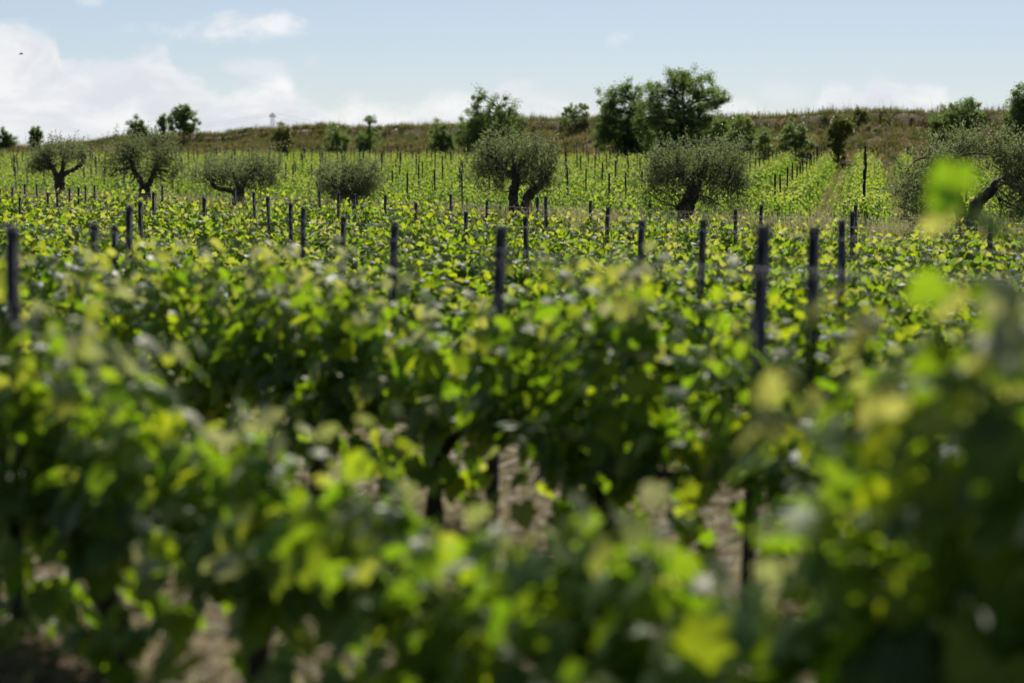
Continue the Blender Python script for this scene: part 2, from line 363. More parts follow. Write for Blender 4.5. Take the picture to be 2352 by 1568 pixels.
def detailed_vine(x, y, rz, seed, H, nsh=17, low=.33, extra=None, nbase=80, spread=.58, big=1.0):
    """one thing: trunk, shoots, and every leaf an object of its own under its shoot"""
    rng = np.random.default_rng(seed)
    root = empty('grapevine', (x, y, gz(x, y)), rz)
    tr, arms, shoots, base = vine_plan(rng, H, nsh, spread, low, nbase=nbase)
    v, f, t = wood(rng, tr, arms); trunk = link('trunk', mesh('vine_trunk', v, f, M_VBARK), root)
    if extra:
        for (p0, p1, sz) in extra:                                   # a tall lone shoot reaching above the rest
            p = smooth_path([p0, (np.array(p0) + p1) / 2 + (.02, .02, 0), p1], 9); lv = []
            for j in range(17):
                tt = (j + .5) / 17; pt = p[min(int(tt * 8), 7)]; ang = j * math.pi + rng.normal(0, .5)
                od = unit(np.array([math.cos(ang), math.sin(ang) * .6, .2]))
                s_ = sz * (1.1 - .12 * tt) * rng.uniform(.85, 1.1)
                lv.append((pt + od * s_ * .6, unit(od * .6 + np.array([0, 0, .35]) + rng.normal(0, .5, 3)), unit(od + np.array([0, 0, -.5])), s_, tt > .92, tt))
            if p1[2] > 1.7:
                for dx_, dz_, sc_ in ((0, 0, .10), (.02, -.05, .08)): lv.append((np.array(p1) + (dx_, 0, dz_), unit(np.array([.5, -.75, .45]) + rng.normal(0, .12, 3)), unit(np.array([dx_ * 8, .2, -.8])), sc_, False, .9))
            shoots.append((p, lv))
    L = []
    for p, lv in shoots:
        v, f, t = tube(p, np.linspace(.0045, .002, len(p)), 4)
        o = link('shoot', mesh('vine_shoot', v, f, M_CANE), root); L += [(l, o) for l in lv]
    L += [(l, trunk) for l in base]
    c_, s_ = math.cos(rz), math.sin(rz)                              # the leaves on our side of the plant show largest
    side = np.array([-(l[0][0] * s_ + l[0][1] * c_) + rng.uniform(0, .22) for l, _ in L]); order = np.argsort(-side)
    rest = []
    for n_, i_ in enumerate(order):
        (pos, nr, tip, sz, young, tt), parent = L[i_]; sz *= big
        if n_ >= 300: rest.append(L[i_][0]); continue
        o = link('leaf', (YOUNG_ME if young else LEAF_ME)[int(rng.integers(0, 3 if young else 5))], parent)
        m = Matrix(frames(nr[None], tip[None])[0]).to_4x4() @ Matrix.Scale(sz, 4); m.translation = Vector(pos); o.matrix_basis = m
    if rest:
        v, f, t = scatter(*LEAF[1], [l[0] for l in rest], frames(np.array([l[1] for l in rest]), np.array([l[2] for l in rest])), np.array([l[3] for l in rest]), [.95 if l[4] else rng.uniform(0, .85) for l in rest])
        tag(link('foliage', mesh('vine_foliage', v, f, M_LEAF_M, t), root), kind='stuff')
    return root

def merged_plan(rng, H, nsh, templates, dens=1.0, grow=1.0, wide=1.0):
    tr, arms, shoots, base = vine_plan(rng, H, nsh, dens=dens)
    if wide != 1.0:
        for _, lv in shoots + [(0, base)]:
            for l in lv: l[0][1] *= wide
    wv = wood(rng, tr, arms); sh = join([tube(p, np.linspace(.0045, .002, len(p)), 3, cap=False) for p, _ in shoots])
    L = [l for _, lv in shoots for l in lv] + base
    parts = []; which = rng.integers(0, len(templates), len(L))
    for k, (tv, tf) in enumerate(templates):
        S_ = [l for l, w in zip(L, which) if w == k]
        if not S_: continue
        tint = [.94 if l[4] else min(.88, rng.uniform(0, .72) + .16 * l[5]) for l in S_]
        parts.append(scatter(tv, tf, [l[0] for l in S_], frames(np.array([l[1] for l in S_]), np.array([l[2] for l in S_])), np.array([l[3] for l in S_]) * grow, tint))
    return wv, sh, join(parts)
PROTO = []
for k in range(10):
    rng = np.random.default_rng(100 + k)
    wv, sh, fo = merged_plan(rng, rng.uniform(1.02, 1.22), 24, LEAF, grow=.92)
    PROTO.append((mesh('vine_trunk', wv[0], wv[1], M_VBARK), mesh('vine_shoots', sh[0], sh[1], M_CANE), mesh('vine_foliage', fo[0], fo[1], M_LEAF_M, fo[2])))
def simple_vine(x, y, rz, k, sc):
    root = empty('grapevine', (x, y, gz(x, y)), rz); root.scale = (1, 1, sc)
    a, b, c = PROTO[k % len(PROTO)]
    link('trunk', a, root); link('shoots', b, root); link('foliage', c, root)
    return root

ROWS = [3.8 + 2.9 * k for k in range(9)]
ROW_HEADING = math.atan2(CT, -ST)          # local +x runs along the row
def in_view(x, y, m=.03): return y > 1 and abs(x / y) < .2118 + m
NEAR_VINES = []
# first row: heights follow the ragged tops seen at the bottom of the picture
first = [(10.0, 1.38, 26), (8.9, 1.38, 28), (7.8, 1.30, 28), (6.7, 1.08, 27), (5.6, .82, 23), (4.5, .94, 23), (3.4, 1.46, 32), (2.3, 1.3, 26)]
for i, (s, H, n) in enumerate(first):
    x, y = us(ROWS[0], s)
    ex = None
    if i == 6: ex = [((.14, 0, .6), (.27, .02, 1.77), .095), ((.22, 0, .6), (.19, .03, 1.58), .145), ((.30, 0, .6), (.34, -.05, 1.36), .10), ((.42, 0, .6), (.46, -.05, 1.30), .10)]
    if i == 0: ex = [((.1, 0, .5), (.1, .1, 1.42), .10)]
    NEAR_VINES.append((0, s, detailed_vine(x, y, ROW_HEADING, 11 + i, H, n, .24 if i == 2 else .05, ex, 80 if i == 2 else 150, .58, 1.3 if i == 6 else 1.0)))
second = [(16.15, 1.22), (14.9, 1.30), (13.65, 1.32), (12.4, 1.31), (11.2, 1.30), (10.05, 1.18), (8.6, 1.38), (7.0, 1.18), (5.9, 1.2)]
for i, (s, H) in enumerate(second):
    x, y = us(ROWS[1], s)
    NEAR_VINES.append((1, s, detailed_vine(x, y, ROW_HEADING, 31 + i, H, 29, .24, None, 92, .68 if i in (5, 6, 7) else .57)))
rr = random.Random(3)
for k in range(2, 9):
    u = ROWS[k]; off = rr.uniform(0, 1.1)
    for j in range(-5, 80):
        s = off + 1.15 * j + rr.uniform(-.06, .06); x, y = us(u, s)
        if not in_view(x, y, .022): continue
        NEAR_VINES.append((k, s, simple_vine(x, y, ROW_HEADING + (math.pi if rr.random() < .5 else 0), rr.randrange(10), rr.uniform(.82, .98) * (1.22 if k > 6 else 1.1 if k > 4 else 1.0))))
rowname = ['front', 'second', 'third', 'fourth', 'fifth', 'sixth', 'seventh', 'eighth', 'rearmost']
special = {(0, 8): 'leafy grapevine in the front row with tall shoots at the picture corner'}
for k in range(9):
    L = sorted([v for v in NEAR_VINES if v[0] == k], key=lambda v: -v[1])
    for n, (_, s, o) in enumerate(L, 1):
        tag(o, f"green grapevine, {ordn(n)} from the left in the {rowname[k]} row before the olive trees", 'grapevine', 'grapevines trained in rows before the olive trees')

# ------------------------------------------------------------------ trellis posts and wires
def post_mesh(h, w=.056, d=.040, notch=True):
    t = .005                                       # folded steel channel, open to the back, lips turned in, little wire hooks
    pr = [(-w / 2, 0), (w / 2, 0), (w / 2, d), (w / 2 - .012, d), (w / 2 - .012, d - t), (w / 2 - t, d - t), (w / 2 - t, t), (-w / 2 + t, t), (-w / 2 + t, d - t), (-w / 2 + .012, d - t), (-w / 2 + .012, d), (-w / 2, d)]
    n = len(pr); v = [(x, y, z) for z in (-.3, h) for x, y in pr]
    f = [(i, (i + 1) % n, n + (i + 1) % n) for i in range(n)] + [(i, n + (i + 1) % n, n + i) for i in range(n)]
    for a, b, c, e in ((0, 1, 6, 7), (1, 2, 5, 6), (2, 3, 4, 5), (0, 7, 8, 11), (8, 9, 10, 11)):
        f += [(n + a, n + b, n + c), (n + a, n + c, n + e)]
    if notch:
        z = h - .06
        while z > .5:
            for sx in (-1, 1):
                o = len(v); x0, x1 = sx * w / 2, sx * (w / 2 + .006)
                v += [(x0, .006, z), (x1, .006, z + .004), (x0, .006, z + .022), (x0, .016, z), (x1, .016, z + .004), (x0, .016, z + .022)]
                f += [(o, o + 1, o + 2), (o + 3, o + 5, o + 4), (o, o + 3, o + 4), (o, o + 4, o + 1), (o + 1, o + 4, o + 5), (o + 1, o + 5, o + 2)]
            z -= .14
    return mesh('steel_post', np.array(v, float), np.array(f), M_POST, smooth=False)
POSTS = [(40, 515, 0), (1730, 515, 1), (1135, 517, 1), (215, 510, 1), (1869, 520, 2), (1940, 505, 3), (273, 515, 2), (297, 470, 2), (330, 460, 3), (697, 475, 3), (672, 465, 4),
         (785, 495, 3), (898, 508, 2), (1470, 505, 3), (1605, 503, 3), (1215, 495, 4), (1073, 485, 5), (1118, 460, 8), (1040, 445, 8), (960, 465, 6), (885, 447, 7), (1390, 475, 6),
         (1355, 460, 8), (1493, 465, 8), (1693, 480, 7), (1745, 470, 8), (1960, 485, 5), (1967, 470, 8), (2275, 500, 6), (2220, 490, 8), (1233, 452, 8), (1258, 450, 7), (740, 437, 8),
         (775, 440, 7), (815, 445, 8), (590, 440, 6), (625, 450, 5), (545, 430, 8), (30, 430, 7), (60, 422, 8), (92, 422, 8), (112, 442, 6), (137, 440, 6), (160, 432, 7), (183, 430, 7),
         (200, 427, 8), (222, 425, 8), (52, 452, 5), (357, 440, 5), (375, 425, 8), (2, 432, 6), (480, 452, 4)]
pr_ = random.Random(9)
posts_in = {k: [] for k in range(9)}
for px, yt, k in POSTS:
    y = depth_on(ROWS[k] + (.24 if k == 1 else .06), px); x = (px - 1176) / FPX * y; z0 = gz(x, y)
    h = CAM_H - (yt - HORIZON) * y / FPX - z0
    o = link('vineyard_post', post_mesh(h, .07 if k == 0 else .052 if k < 3 else .043)); o.location = (x, y, z0)
    o.rotation_euler = (R(pr_.uniform(-1.5, 1.5)), R(pr_.uniform(-2.0, 2.0)), ROW_HEADING + R(pr_.uniform(-12, 12)) + math.pi / 2 * 0)
    posts_in[k].append((px, o, h))
for k in range(9):
    L = sorted(posts_in[k], key=lambda t: t[0])
    for n, (px, o, h) in enumerate(L, 1):
        if len(L) == 1: lab = f"dark grey steel post standing alone in the {rowname[k]} vine row"
        else: lab = f"dark steel post, {ordn(n)} of {len(L)} from the left in the {rowname[k]} vine row"
        tag(o, lab, 'post', 'steel trellis posts before the olive trees')
def wire(k, h, name):
    u = ROWS[k]; ss = np.arange(u * .35 - 2, u * 2.35 + 4, .8); pts = []
    for i, s in enumerate(ss):
        x, y = us(u, s); x2, y2 = x + .03 * CT, y + .03 * ST
        pts.append((x2, y2, gz(x, y) + h + .012 * math.sin(s * 1.1 + k)))
    v, f, t = tube(np.array(pts), np.full(len(pts), .0014), 3, cap=False)
    o = link('trellis_wire', mesh('trellis_wire', v, f, M_WIRE))
    tag(o, f"thin {name} grey wire strung along the {rowname[k]} vine row", 'wire', 'trellis wires strung along the vine rows')
for k in range(9):
    wire(k, 1.54 if k == 0 else 1.42 - .012 * k, 'upper'); wire(k, .58, 'lower')
    if k > 1: wire(k, 1.12 - .01 * k, 'middle')

# ------------------------------------------------------------------ olive trees
def crown_points(rng, lobes, n, shell=.55):
    """points in a union of ellipsoids (cx, cz, rx, rz, ry), favouring the outer shell"""
    vol = np.array([l[2] * l[3] * l[4] for l in lobes]); w = rng.choice(len(lobes), n, p=vol ** .8 / (vol ** .8).sum())
    dirs = unit(rng.normal(0, 1, (n, 3))); r = rng.uniform(shell ** 3, 1, n) ** (1 / 3); r *= rng.uniform(.85, 1.06, n)
    L = np.array(lobes)[w]
    c = np.column_stack([L[:, 0], L[:, 5] if L.shape[1] > 5 else np.zeros(n), L[:, 1]])
    return c + dirs * r[:, None] * np.column_stack([L[:, 2], L[:, 4], L[:, 3]]), dirs, w
def olive(name_label, px, ybase, u, limbs, lobes, seed, twigs=620, rtrunk=.17):
    rng = np.random.default_rng(seed)
    y = depth_on(u, px); m = y / FPX; x = (px - 1176) * m
    zb = CAM_H - (ybase - HORIZON) * m; z0 = gz(x, y)
    root = empty('olive_tree', (x, y, z0))
    def loc(p, dy=0.0): return np.array([(p[0] - px) * m, dy, CAM_H - (p[1] - HORIZON) * m - z0])
    parts = []; tips = []
    for pts, r0, r1 in limbs:
        P = [loc(p, dy=(rng.uniform(-.12, .12) if i else 0)) for i, p in enumerate(pts)]
        if pts[0][1] >= ybase - 1: P = [np.array([P[0][0], P[0][1], -.15])] + P[1:]
        n = 6 * len(P); path = smooth_path(P, n); path[2:-1] += rng.normal(0, .012, path[2:-1].shape)
        rad = np.linspace(r0, r1, n) * (1 + .10 * np.sin(np.arange(n) * 1.7 + seed))
        if pts[0][1] >= ybase - 1: rad[:3] *= (1.45, 1.3, 1.12)
        parts.append(tube(path, rad, 10, .13, rng)); tips += [path[-1], path[int(n * .7)], path[int(n * .5)]]
    LB = []
    for (cx, cy, rx, ry) in lobes:
        c = loc((cx, cy)); LB.append((c[0], c[2], rx * m * 1.06, ry * m * 1.06, max(rx, ry) * m * rng.uniform(.8, 1.1), rng.uniform(-.35, .35)))
    # branches from limb tips into the lobes
    tips = np.array(tips); bc, _, _ = crown_points(rng, LB, 46, .2)
    for b in bc:
        t = tips[np.argmin(((tips - b) ** 2).sum(1))]
        mid = (t + b) / 2 + rng.normal(0, .08, 3)
        parts.append(tube(smooth_path([t, mid, b], 7), np.linspace(.030, .007, 7) * rng.uniform(.7, 1.2), 5, .1, rng))
    v, f, t = join(parts); trunk = link('trunk', mesh('olive_trunk', v, f, M_BARK), root)
    twigs = int(twigs * 1.15); tp, dirs, w = crown_points(rng, LB, twigs // 7, .35); pick = rng.integers(0, len(tp), twigs); tp = tp[pick] + rng.normal(0, .135, (twigs, 3)); dirs = unit(dirs[pick] + rng.normal(0, .5, (twigs, 3)))
    pos, nr, tip, sz, tint = [], [], [], [], []
    cl = rng.uniform(0, .6, 40) ** 1.4
    for i in range(twigs):
        d = unit(dirs[i] * np.array([1, 1, .8]) + np.array([0, 0, .55]) + rng.normal(0, .45, 3)); Lg = rng.uniform(.13, .34)
        if rng.random() < .12: d = unit(d * .35 + np.array([0, 0, 1])); Lg = rng.uniform(.3, .6)
        nl = 16; tt = cl[rng.integers(0, 40)]
        for j in range(nl):
            q = tp[i] + d * Lg * (j / nl) + rng.normal(0, .018, 3)
            o = unit(d * .8 + unit(rng.normal(0, 1, 3)))
            pos.append(q); tip.append(o); nr.append(unit(rng.normal(0, 1, 3) + np.array([0, 0, .6]))); sz.append(rng.uniform(.055, .085)); tint.append(tt + rng.uniform(0, .5))
    v, f, t = scatter(SLIM[0] * np.array([1.5, 1, 1]), SLIM[1], pos, frames(np.array(nr), np.array(tip)), np.array(sz), np.clip(tint, 0, 1))
    link('crown', mesh('olive_crown', v, f, M_OLIVE, t), root)
    tag(root, name_label, 'olive tree', 'old olive trees along the strip of long grass')
    return root
OL = 35.3
olive('olive tree with a Y-shaped trunk and a dark limb stretched to the right', 140, 445, OL,
      [([(140, 445), (139, 418), (136, 404)], .20, .15), ([(136, 406), (126, 388), (116, 372), (112, 355)], .10, .05), ([(140, 406), (145, 385), (150, 362)], .09, .04),
       ([(142, 405), (158, 396), (176, 386), (192, 374), (200, 358)], .085, .05)],
      [(106, 366, 36, 26), (150, 348, 42, 20), (193, 358, 30, 22), (88, 372, 20, 24), (140, 365, 30, 18), (104, 386, 26, 22)], 1, 560)
olive('big-crowned olive tree with a clear V trunk, second in the line from the left', 337, 462, OL,
      [([(337, 462), (335, 442), (334, 430)], .20, .16), ([(333, 433), (322, 410), (310, 388), (304, 365)], .11, .05), ([(338, 432), (349, 412), (358, 390), (364, 365)], .10, .045)],
      [(288, 368, 46, 42), (340, 345, 52, 32), (386, 372, 38, 38), (272, 335, 26, 18), (262, 385, 24, 30), (330, 385, 40, 26), (284, 398, 36, 30), (388, 402, 34, 34)], 2, 820)
olive('low spreading olive tree with one limb bent flat to the left', 548, 476, OL,
      [([(548, 476), (549, 455), (552, 440)], .18, .15), ([(548, 446), (524, 436), (500, 433), (489, 420), (480, 404)], .085, .045), ([(552, 442), (562, 418), (575, 398)], .11, .05), ([(552, 442), (545, 420), (540, 400)], .08, .04)],
      [(488, 394, 44, 30), (540, 384, 48, 32), (592, 398, 48, 32), (622, 395, 24, 26), (590, 420, 46, 24), (468, 412, 26, 24), (520, 405, 40, 26)], 3, 760)
olive('dense dome-shaped olive shrub-tree whose short trunk hides in the grass', 812, 482, OL,
      [([(812, 482), (810, 462), (806, 448)], .20, .16), ([(806, 452), (785, 430), (768, 415)], .10, .04), ([(808, 450), (830, 428), (845, 408)], .10, .04), ([(808, 450), (806, 420), (800, 395)], .09, .04)],
      [(800, 402, 62, 40), (760, 412, 42, 34), (843, 408, 38, 38), (800, 436, 68, 20)], 4, 860)
olive('olive tree with an upright knotted trunk and a thick limb leaning right', 1190, 486, OL,
      [([(1188, 486), (1179, 462), (1180, 438), (1186, 412), (1182, 385)], .145, .09), ([(1196, 486), (1210, 456), (1234, 432), (1256, 408)], .145, .07), ([(1184, 410), (1160, 390), (1140, 372)], .07, .03)],
      [(1130, 375, 42, 38), (1190, 358, 58, 38), (1240, 378, 40, 42), (1150, 342, 38, 22), (1118, 408, 32, 34), (1148, 412, 34, 30), (1252, 428, 30, 36), (1226, 398, 40, 36)], 5, 1000)
olive('wide olive tree with a stout gnarled trunk and a dark hooked limb', 1578, 508, OL,
      [([(1578, 508), (1576, 478), (1586, 450), (1596, 424), (1592, 396)], .21, .11), ([(1592, 440), (1575, 420), (1566, 400)], .08, .04), ([(1594, 400), (1625, 385), (1655, 383), (1672, 394), (1688, 404), (1698, 388)], .085, .06),
       ([(1572, 486), (1556, 474)], .10, .07)],
      [(1528, 390, 52, 42), (1590, 372, 58, 32), (1650, 368, 54, 32), (1684, 392, 32, 28), (1645, 440, 58, 54), (1508, 424, 44, 40), (1545, 418, 44, 44)], 6, 1150)
olive('largest olive tree, its two dark stems parting wide near the picture edge', 2216, 514, OL,
      [([(2214, 514), (2206, 484), (2194, 446), (2190, 400), (2183, 368)], .13, .08), ([(2220, 514), (2240, 482), (2266, 446), (2300, 416), (2346, 400), (2380, 380)], .14, .07), ([(2191, 395), (2165, 370), (2140, 360)], .07, .03)],
      [(2118, 420, 46, 58), (2190, 348, 58, 36), (2260, 348, 58, 32), (2320, 368, 50, 46), (2335, 440, 42, 56), (2106, 470, 34, 36), (2400, 400, 50, 60), (2155, 405, 38, 48), (2340, 470, 40, 40)], 7, 1500)

# ------------------------------------------------------------------ trees and shrubs on the bank
def bank_tree(label, name, px, ytop, ybot, wpx, u, seed, mat, lobes=None, nclump=70, per=55, leaf=.085, cat='tree', group=None, trunk_h=.22, stems=1, airy=.62):
    rng = np.random.default_rng(seed); nclump = int(nclump * 1.9); per = int(per * 2.4); leaf *= .78
    y = depth_on(u, px); m = y / FPX; x = (px - 1176) * m; z0 = gz(x, y)
    zt = CAM_H - (ytop - HORIZON) * m; H = zt - z0; Wd = wpx * m * (1.25 if wpx > 160 else 1.16)
    root = empty(name, (x, y, z0))
    if lobes is None:
        lobes = [(0, .60, .46, .40), (-.16, .48, .30, .30), (.18, .50, .30, .32), (.04, .80, .26, .20)]
    LB = [(cx * Wd * 1.05, cz * H, rx * Wd * 1.1, rz * H * 1.04, rx * Wd * .95, rng.uniform(-.12, .12) * Wd) for cx, cz, rx, rz in lobes]
    cp, dirs, w = crown_points(rng, LB, nclump, .3)
    cp[:, 2] = np.maximum(cp[:, 2], .06 * H)
    parts = []; forks = []
    for s_ in range(stems):
        bx = rng.uniform(-.06, .06) * Wd if stems > 1 else 0
        top = np.array([rng.uniform(-.12, .12) * Wd + bx * 2, rng.uniform(-.1, .1) * Wd, H * .72])
        p = smooth_path([(bx, 0, -.1), (bx * 1.3, 0, H * trunk_h), (bx + (top[0] - bx) * .4, top[1] * .5, H * .5), top], 14)
        parts.append(tube(p, np.linspace(.030 * H ** .9, .008 * H, 14), 7, .1, rng)); forks += list(p[4:])
    forks = np.array(forks)
    for c_ in cp[::2]:
        below = forks[forks[:, 2] < c_[2] + .02]
        b = below[np.argmin(((below - c_) ** 2).sum(1))] if len(below) else forks[0]
        parts.append(tube(smooth_path([b, (b + c_) / 2 + np.array([0, 0, .03 * H]), c_], 6), np.linspace(.009, .003, 6) * H ** .8, 4, .1, rng))
    v, f, t = join(parts); link('trunk', mesh('tree_trunk', v, f, M_TBARK), root)
    nclump0 = nclump; nclump = len(cp); k = nclump * per; ci = np.repeat(np.arange(nclump), per)
    rad = (airy * (Wd * H) ** .5 / nclump ** .42) * rng.uniform(.55, 1.25, nclump)
    pos = cp[ci] + rng.normal(0, 1, (k, 3)) * rad[ci, None] * .5 + dirs[ci] * rng.uniform(-.3, .7, (k, 1)) * rad[ci, None]
    pos[:, 2] = np.maximum(pos[:, 2], .03)
    nr = unit(rng.normal(0, 1, (k, 3)) + np.array([0, 0, .5])); tip = unit(rng.normal(0, 1, (k, 3)))
    tint = np.clip(rng.uniform(0, .55, nclump)[ci] + rng.uniform(0, .45, k), 0, 1)
    v, f, t = scatter(KITE[0] * np.array([.72, 1, 1]), KITE[1], pos, frames(nr, tip), leaf * rng.uniform(.7, 1.3, k), tint)
    link('crown', mesh('tree_crown', v, f, mat, t), root)
    tag(root, label, cat, group)
    return root
TG = 'trees growing along the bank'; SG = 'shrubs growing along the bank'
BUSH = [(0, .45, .55, .46), (-.25, .35, .34, .36), (.27, .38, .32, .36), (.03, .72, .34, .28), (-.12, .82, .16, .18), (.2, .7, .2, .22)]
bank_tree('dark little tree at the far left end of the bank, ragged branches sticking out', 'bank_tree', 10, 297, 338, 46, 107, 21, M_TREE, [(-.1, .5, .45, .4), (.25, .45, .3, .3), (0, .75, .25, .22)], 40, 55, .16, group=TG)
bank_tree('small egg-shaped tree alone on the left crest against the clouds', 'bank_tree', 85, 290, 338, 27, 107, 22, M_TREE, [(0, .62, .48, .38), (.05, .45, .36, .3)], 40, 70, .13, group=TG)
bank_tree('pointed young tree rising behind the second olive crown', 'bank_tree', 318, 265, 326, 40, 107, 23, M_TREE, [(0, .35, .48, .3), (.05, .6, .32, .28), (-.02, .85, .18, .16), (-.35, .6, .12, .2)], 44, 55, .13, group=TG)
bank_tree('very slender upright tree close beside a rounder one on the crest', 'bank_tree', 378, 263, 316, 18, 107, 24, M_SHRUB, [(0, .75, .5, .24), (-.05, .4, .34, .34)], 34, 50, .11, group=TG)
bank_tree('round loose-branched tree on the crest right of the slender one', 'bank_tree', 425, 241, 306, 60, 107, 25, M_TREE, [(0, .55, .46, .36), (-.22, .5, .26, .28), (.24, .5, .26, .28), (0, .82, .28, .16)], 70, 45, .14, group=TG, airy=.5)
bank_tree('yellowish green bush on the bank crest near the pylon', 'bank_shrub', 650, 283, 325, 36, 101.5, 26, M_BRIGHT, BUSH, 40, 60, .10, 'shrub', SG)
bank_tree('dull green bush with soft outline between the pylon and a dark sapling', 'bank_shrub', 774, 282, 318, 42, 101.5, 27, M_SHRUB, BUSH, 40, 60, .10, 'shrub', SG)
bank_tree('dark small sapling poking above the crest midway along the bank', 'bank_tree', 849, 262, 318, 36, 101, 28, M_TREE, [(0, .35, .62, .36), (.1, .66, .36, .26), (-.05, .88, .18, .14), (-.3, .3, .3, .26)], 44, 55, .10, group=TG)
bank_tree('tall green bush low on the bank, left of the broad central tree', 'bank_shrub', 1014, 268, 342, 50, 98.8, 29, M_TREE, [(0, .4, .48, .38), (-.08, .72, .3, .26), (.25, .35, .28, .28)], 60, 55, .10, 'shrub', SG)
bank_tree('broad dark tree with a forked top above the upright olive', 'bank_tree', 1130, 199, 338, 128, 99, 30, M_TREE, [(-.05, .42, .46, .30), (-.08, .70, .26, .24), (.24, .72, .14, .22), (.26, .45, .24, .26), (-.26, .38, .26, .26), (-.02, .88, .12, .10), (-.34, .52, .12, .12), (-.2, .25, .34, .2), (.2, .26, .32, .2)], 150, 60, .12, group=TG)
bank_tree('small airy shrub standing on the crest against white cloud', 'bank_shrub', 1320, 236, 278, 58, 107, 31, M_SHRUB, [(0, .55, .48, .4), (-.25, .5, .25, .35), (.25, .6, .25, .35)], 50, 34, .10, 'shrub', SG, airy=.42)
bank_tree('dark upright tree pressed against the left side of the tallest tree', 'bank_tree', 1437, 180, 345, 120, 98.6, 32, M_TREE, [(0, .45, .42, .32), (.0, .74, .30, .22), (-.30, .62, .22, .22), (.25, .5, .24, .3), (.02, .90, .14, .09), (-.1, .25, .42, .2), (.2, .3, .3, .22), (-.28, .42, .24, .2)], 150, 60, .12, group=TG)
bank_tree('tallest tree on the bank with a wide rounded spreading crown', 'bank_tree', 1565, 157, 348, 172, 98.8, 33, M_TREE, [(0, .66, .42, .30), (-.22, .58, .26, .28), (.26, .62, .22, .24), (.04, .88, .26, .11), (-.16, .34, .3, .28), (.18, .32, .34, .28), (.40, .66, .09, .06), (0, .2, .42, .18), (.3, .45, .2, .2)], 240, 56, .12, group=TG, stems=3)
bank_tree('light green bush touching the foot of the tallest tree', 'bank_shrub', 1652, 270, 342, 52, 98.6, 34, M_SHRUB, BUSH, 56, 60, .10, 'shrub', SG)
bank_tree('larger light green bush just right of the tallest tree', 'bank_shrub', 1700, 266, 345, 58, 98.5, 35, M_SHRUB, BUSH, 64, 60, .10, 'shrub', SG)
bank_tree('small sparse yellow-green bush at the foot of the bank', 'bank_shrub', 1757, 290, 348, 40, 98.4, 36, M_SHRUB, BUSH, 36, 40, .09, 'shrub', SG)
bank_tree('rounded mid-green bush halfway up the bank, right of the sparse bush', 'bank_shrub', 1826, 272, 340, 64, 99, 37, M_SHRUB, BUSH, 60, 60, .10, 'shrub', SG)
bank_tree('vivid yellow-topped shrub on the bank slope', 'bank_shrub', 1924, 266, 332, 48, 99.6, 38, M_BRIGHT, [(.05, .75, .48, .25), (-.1, .5, .3, .35), (0, .25, .3, .3)], 56, 60, .10, 'shrub', SG)
bank_tree('tiny bright green shrub perched on the crest line', 'bank_shrub', 1973, 249, 268, 30, 107, 39, M_BRIGHT, BUSH, 24, 40, .08, 'shrub', SG)
bank_tree('roundish green tree on the bank behind the largest olive', 'bank_tree', 2197, 222, 345, 107, 99.4, 40, M_TREE, [(0, .66, .46, .30), (.22, .72, .24, .22), (-.25, .6, .26, .2), (0, .3, .4, .3)], 120, 60, .11, group=TG)
bank_tree('dark tall tree cut off by the right edge of the picture', 'bank_tree', 2372, 190, 380, 120, 97.5, 41, M_TREE, [(0, .5, .46, .42), (-.15, .75, .24, .22), (-.25, .35, .26, .3), (.1, .88, .2, .12)], 140, 60, .11, group=TG)

# ------------------------------------------------------------------ far vineyard beyond the olive trees
FH = math.atan2((1985 - 1176) / FPX, 1.0)         # its rows run almost straight away from us
fd = np.array([math.sin(FH), math.cos(FH)]); fn = np.array([math.cos(FH), -math.sin(FH)])
FAR_PROTO = []
for k in range(10):
    rng = np.random.default_rng(300 + k)
    wv, sh, fo = merged_plan(rng, rng.uniform(1.05, 1.28), 27, LITE, dens=1.1, grow=.82, wide=2.1)
    FAR_PROTO.append((mesh('vine_trunk', wv[0], wv[1], M_VBARK), mesh('vine_foliage', fo[0], fo[1], M_LEAF_F, fo[2])))
TINY = []
for k in range(6):
    rng = np.random.default_rng(400 + k)
    _, _, fo = merged_plan(rng, rng.uniform(1.05, 1.28), 21, [KITE], dens=1.0, grow=.95, wide=2.2); TINY.append(fo)
fr = random.Random(17)
vines, fposts = [], []
for i in range(-46, 46):
    off = i * 2.3; a0 = fr.uniform(0, 1.2); p0 = fr.uniform(0, 4.9)
    for j in range(0, 260):
        q = fn * off + fd * (a0 + j * 1.2); u = to_u(*q)
        if 39.5 < u < 96.8 and in_view(q[0], q[1], .012): vines.append((q[1], i, q[0] + fr.uniform(-.06, .06), q[1]))
    for j in range(0, 70):
        q = fn * off + fd * (p0 + j * 4.9); u = to_u(*q)
        if 39.2 < u < 97.2 and in_view(q[0], q[1], .002): fposts.append((q[1], i, q[0], q[1]))
vines.sort(); n_ind = max(0, 300 - len(NEAR_VINES))
ROWF = math.pi / 2 - FH
ids = sorted({i for _, i, _, _ in vines}); rank = {i: n + 1 for n, i in enumerate(ids)}
cnt = {}
for _, i, x, y in vines[:n_ind]:
    root = empty('grapevine', (x, y, gz(x, y)), ROWF + (math.pi if fr.random() < .5 else 0)); root.scale = (1, 1, fr.uniform(.95, 1.15))
    a, b = FAR_PROTO[fr.randrange(10)]; link('trunk', a, root); link('foliage', b, root)
    cnt[i] = cnt.get(i, 0) + 1
    tag(root, f"grapevine beyond the olive trees, {ordn(cnt[i])} from the grass in the {ordn(rank[i])} row from left", 'grapevine', 'nearest grapevines of the vineyard beyond the olive trees')
parts = []
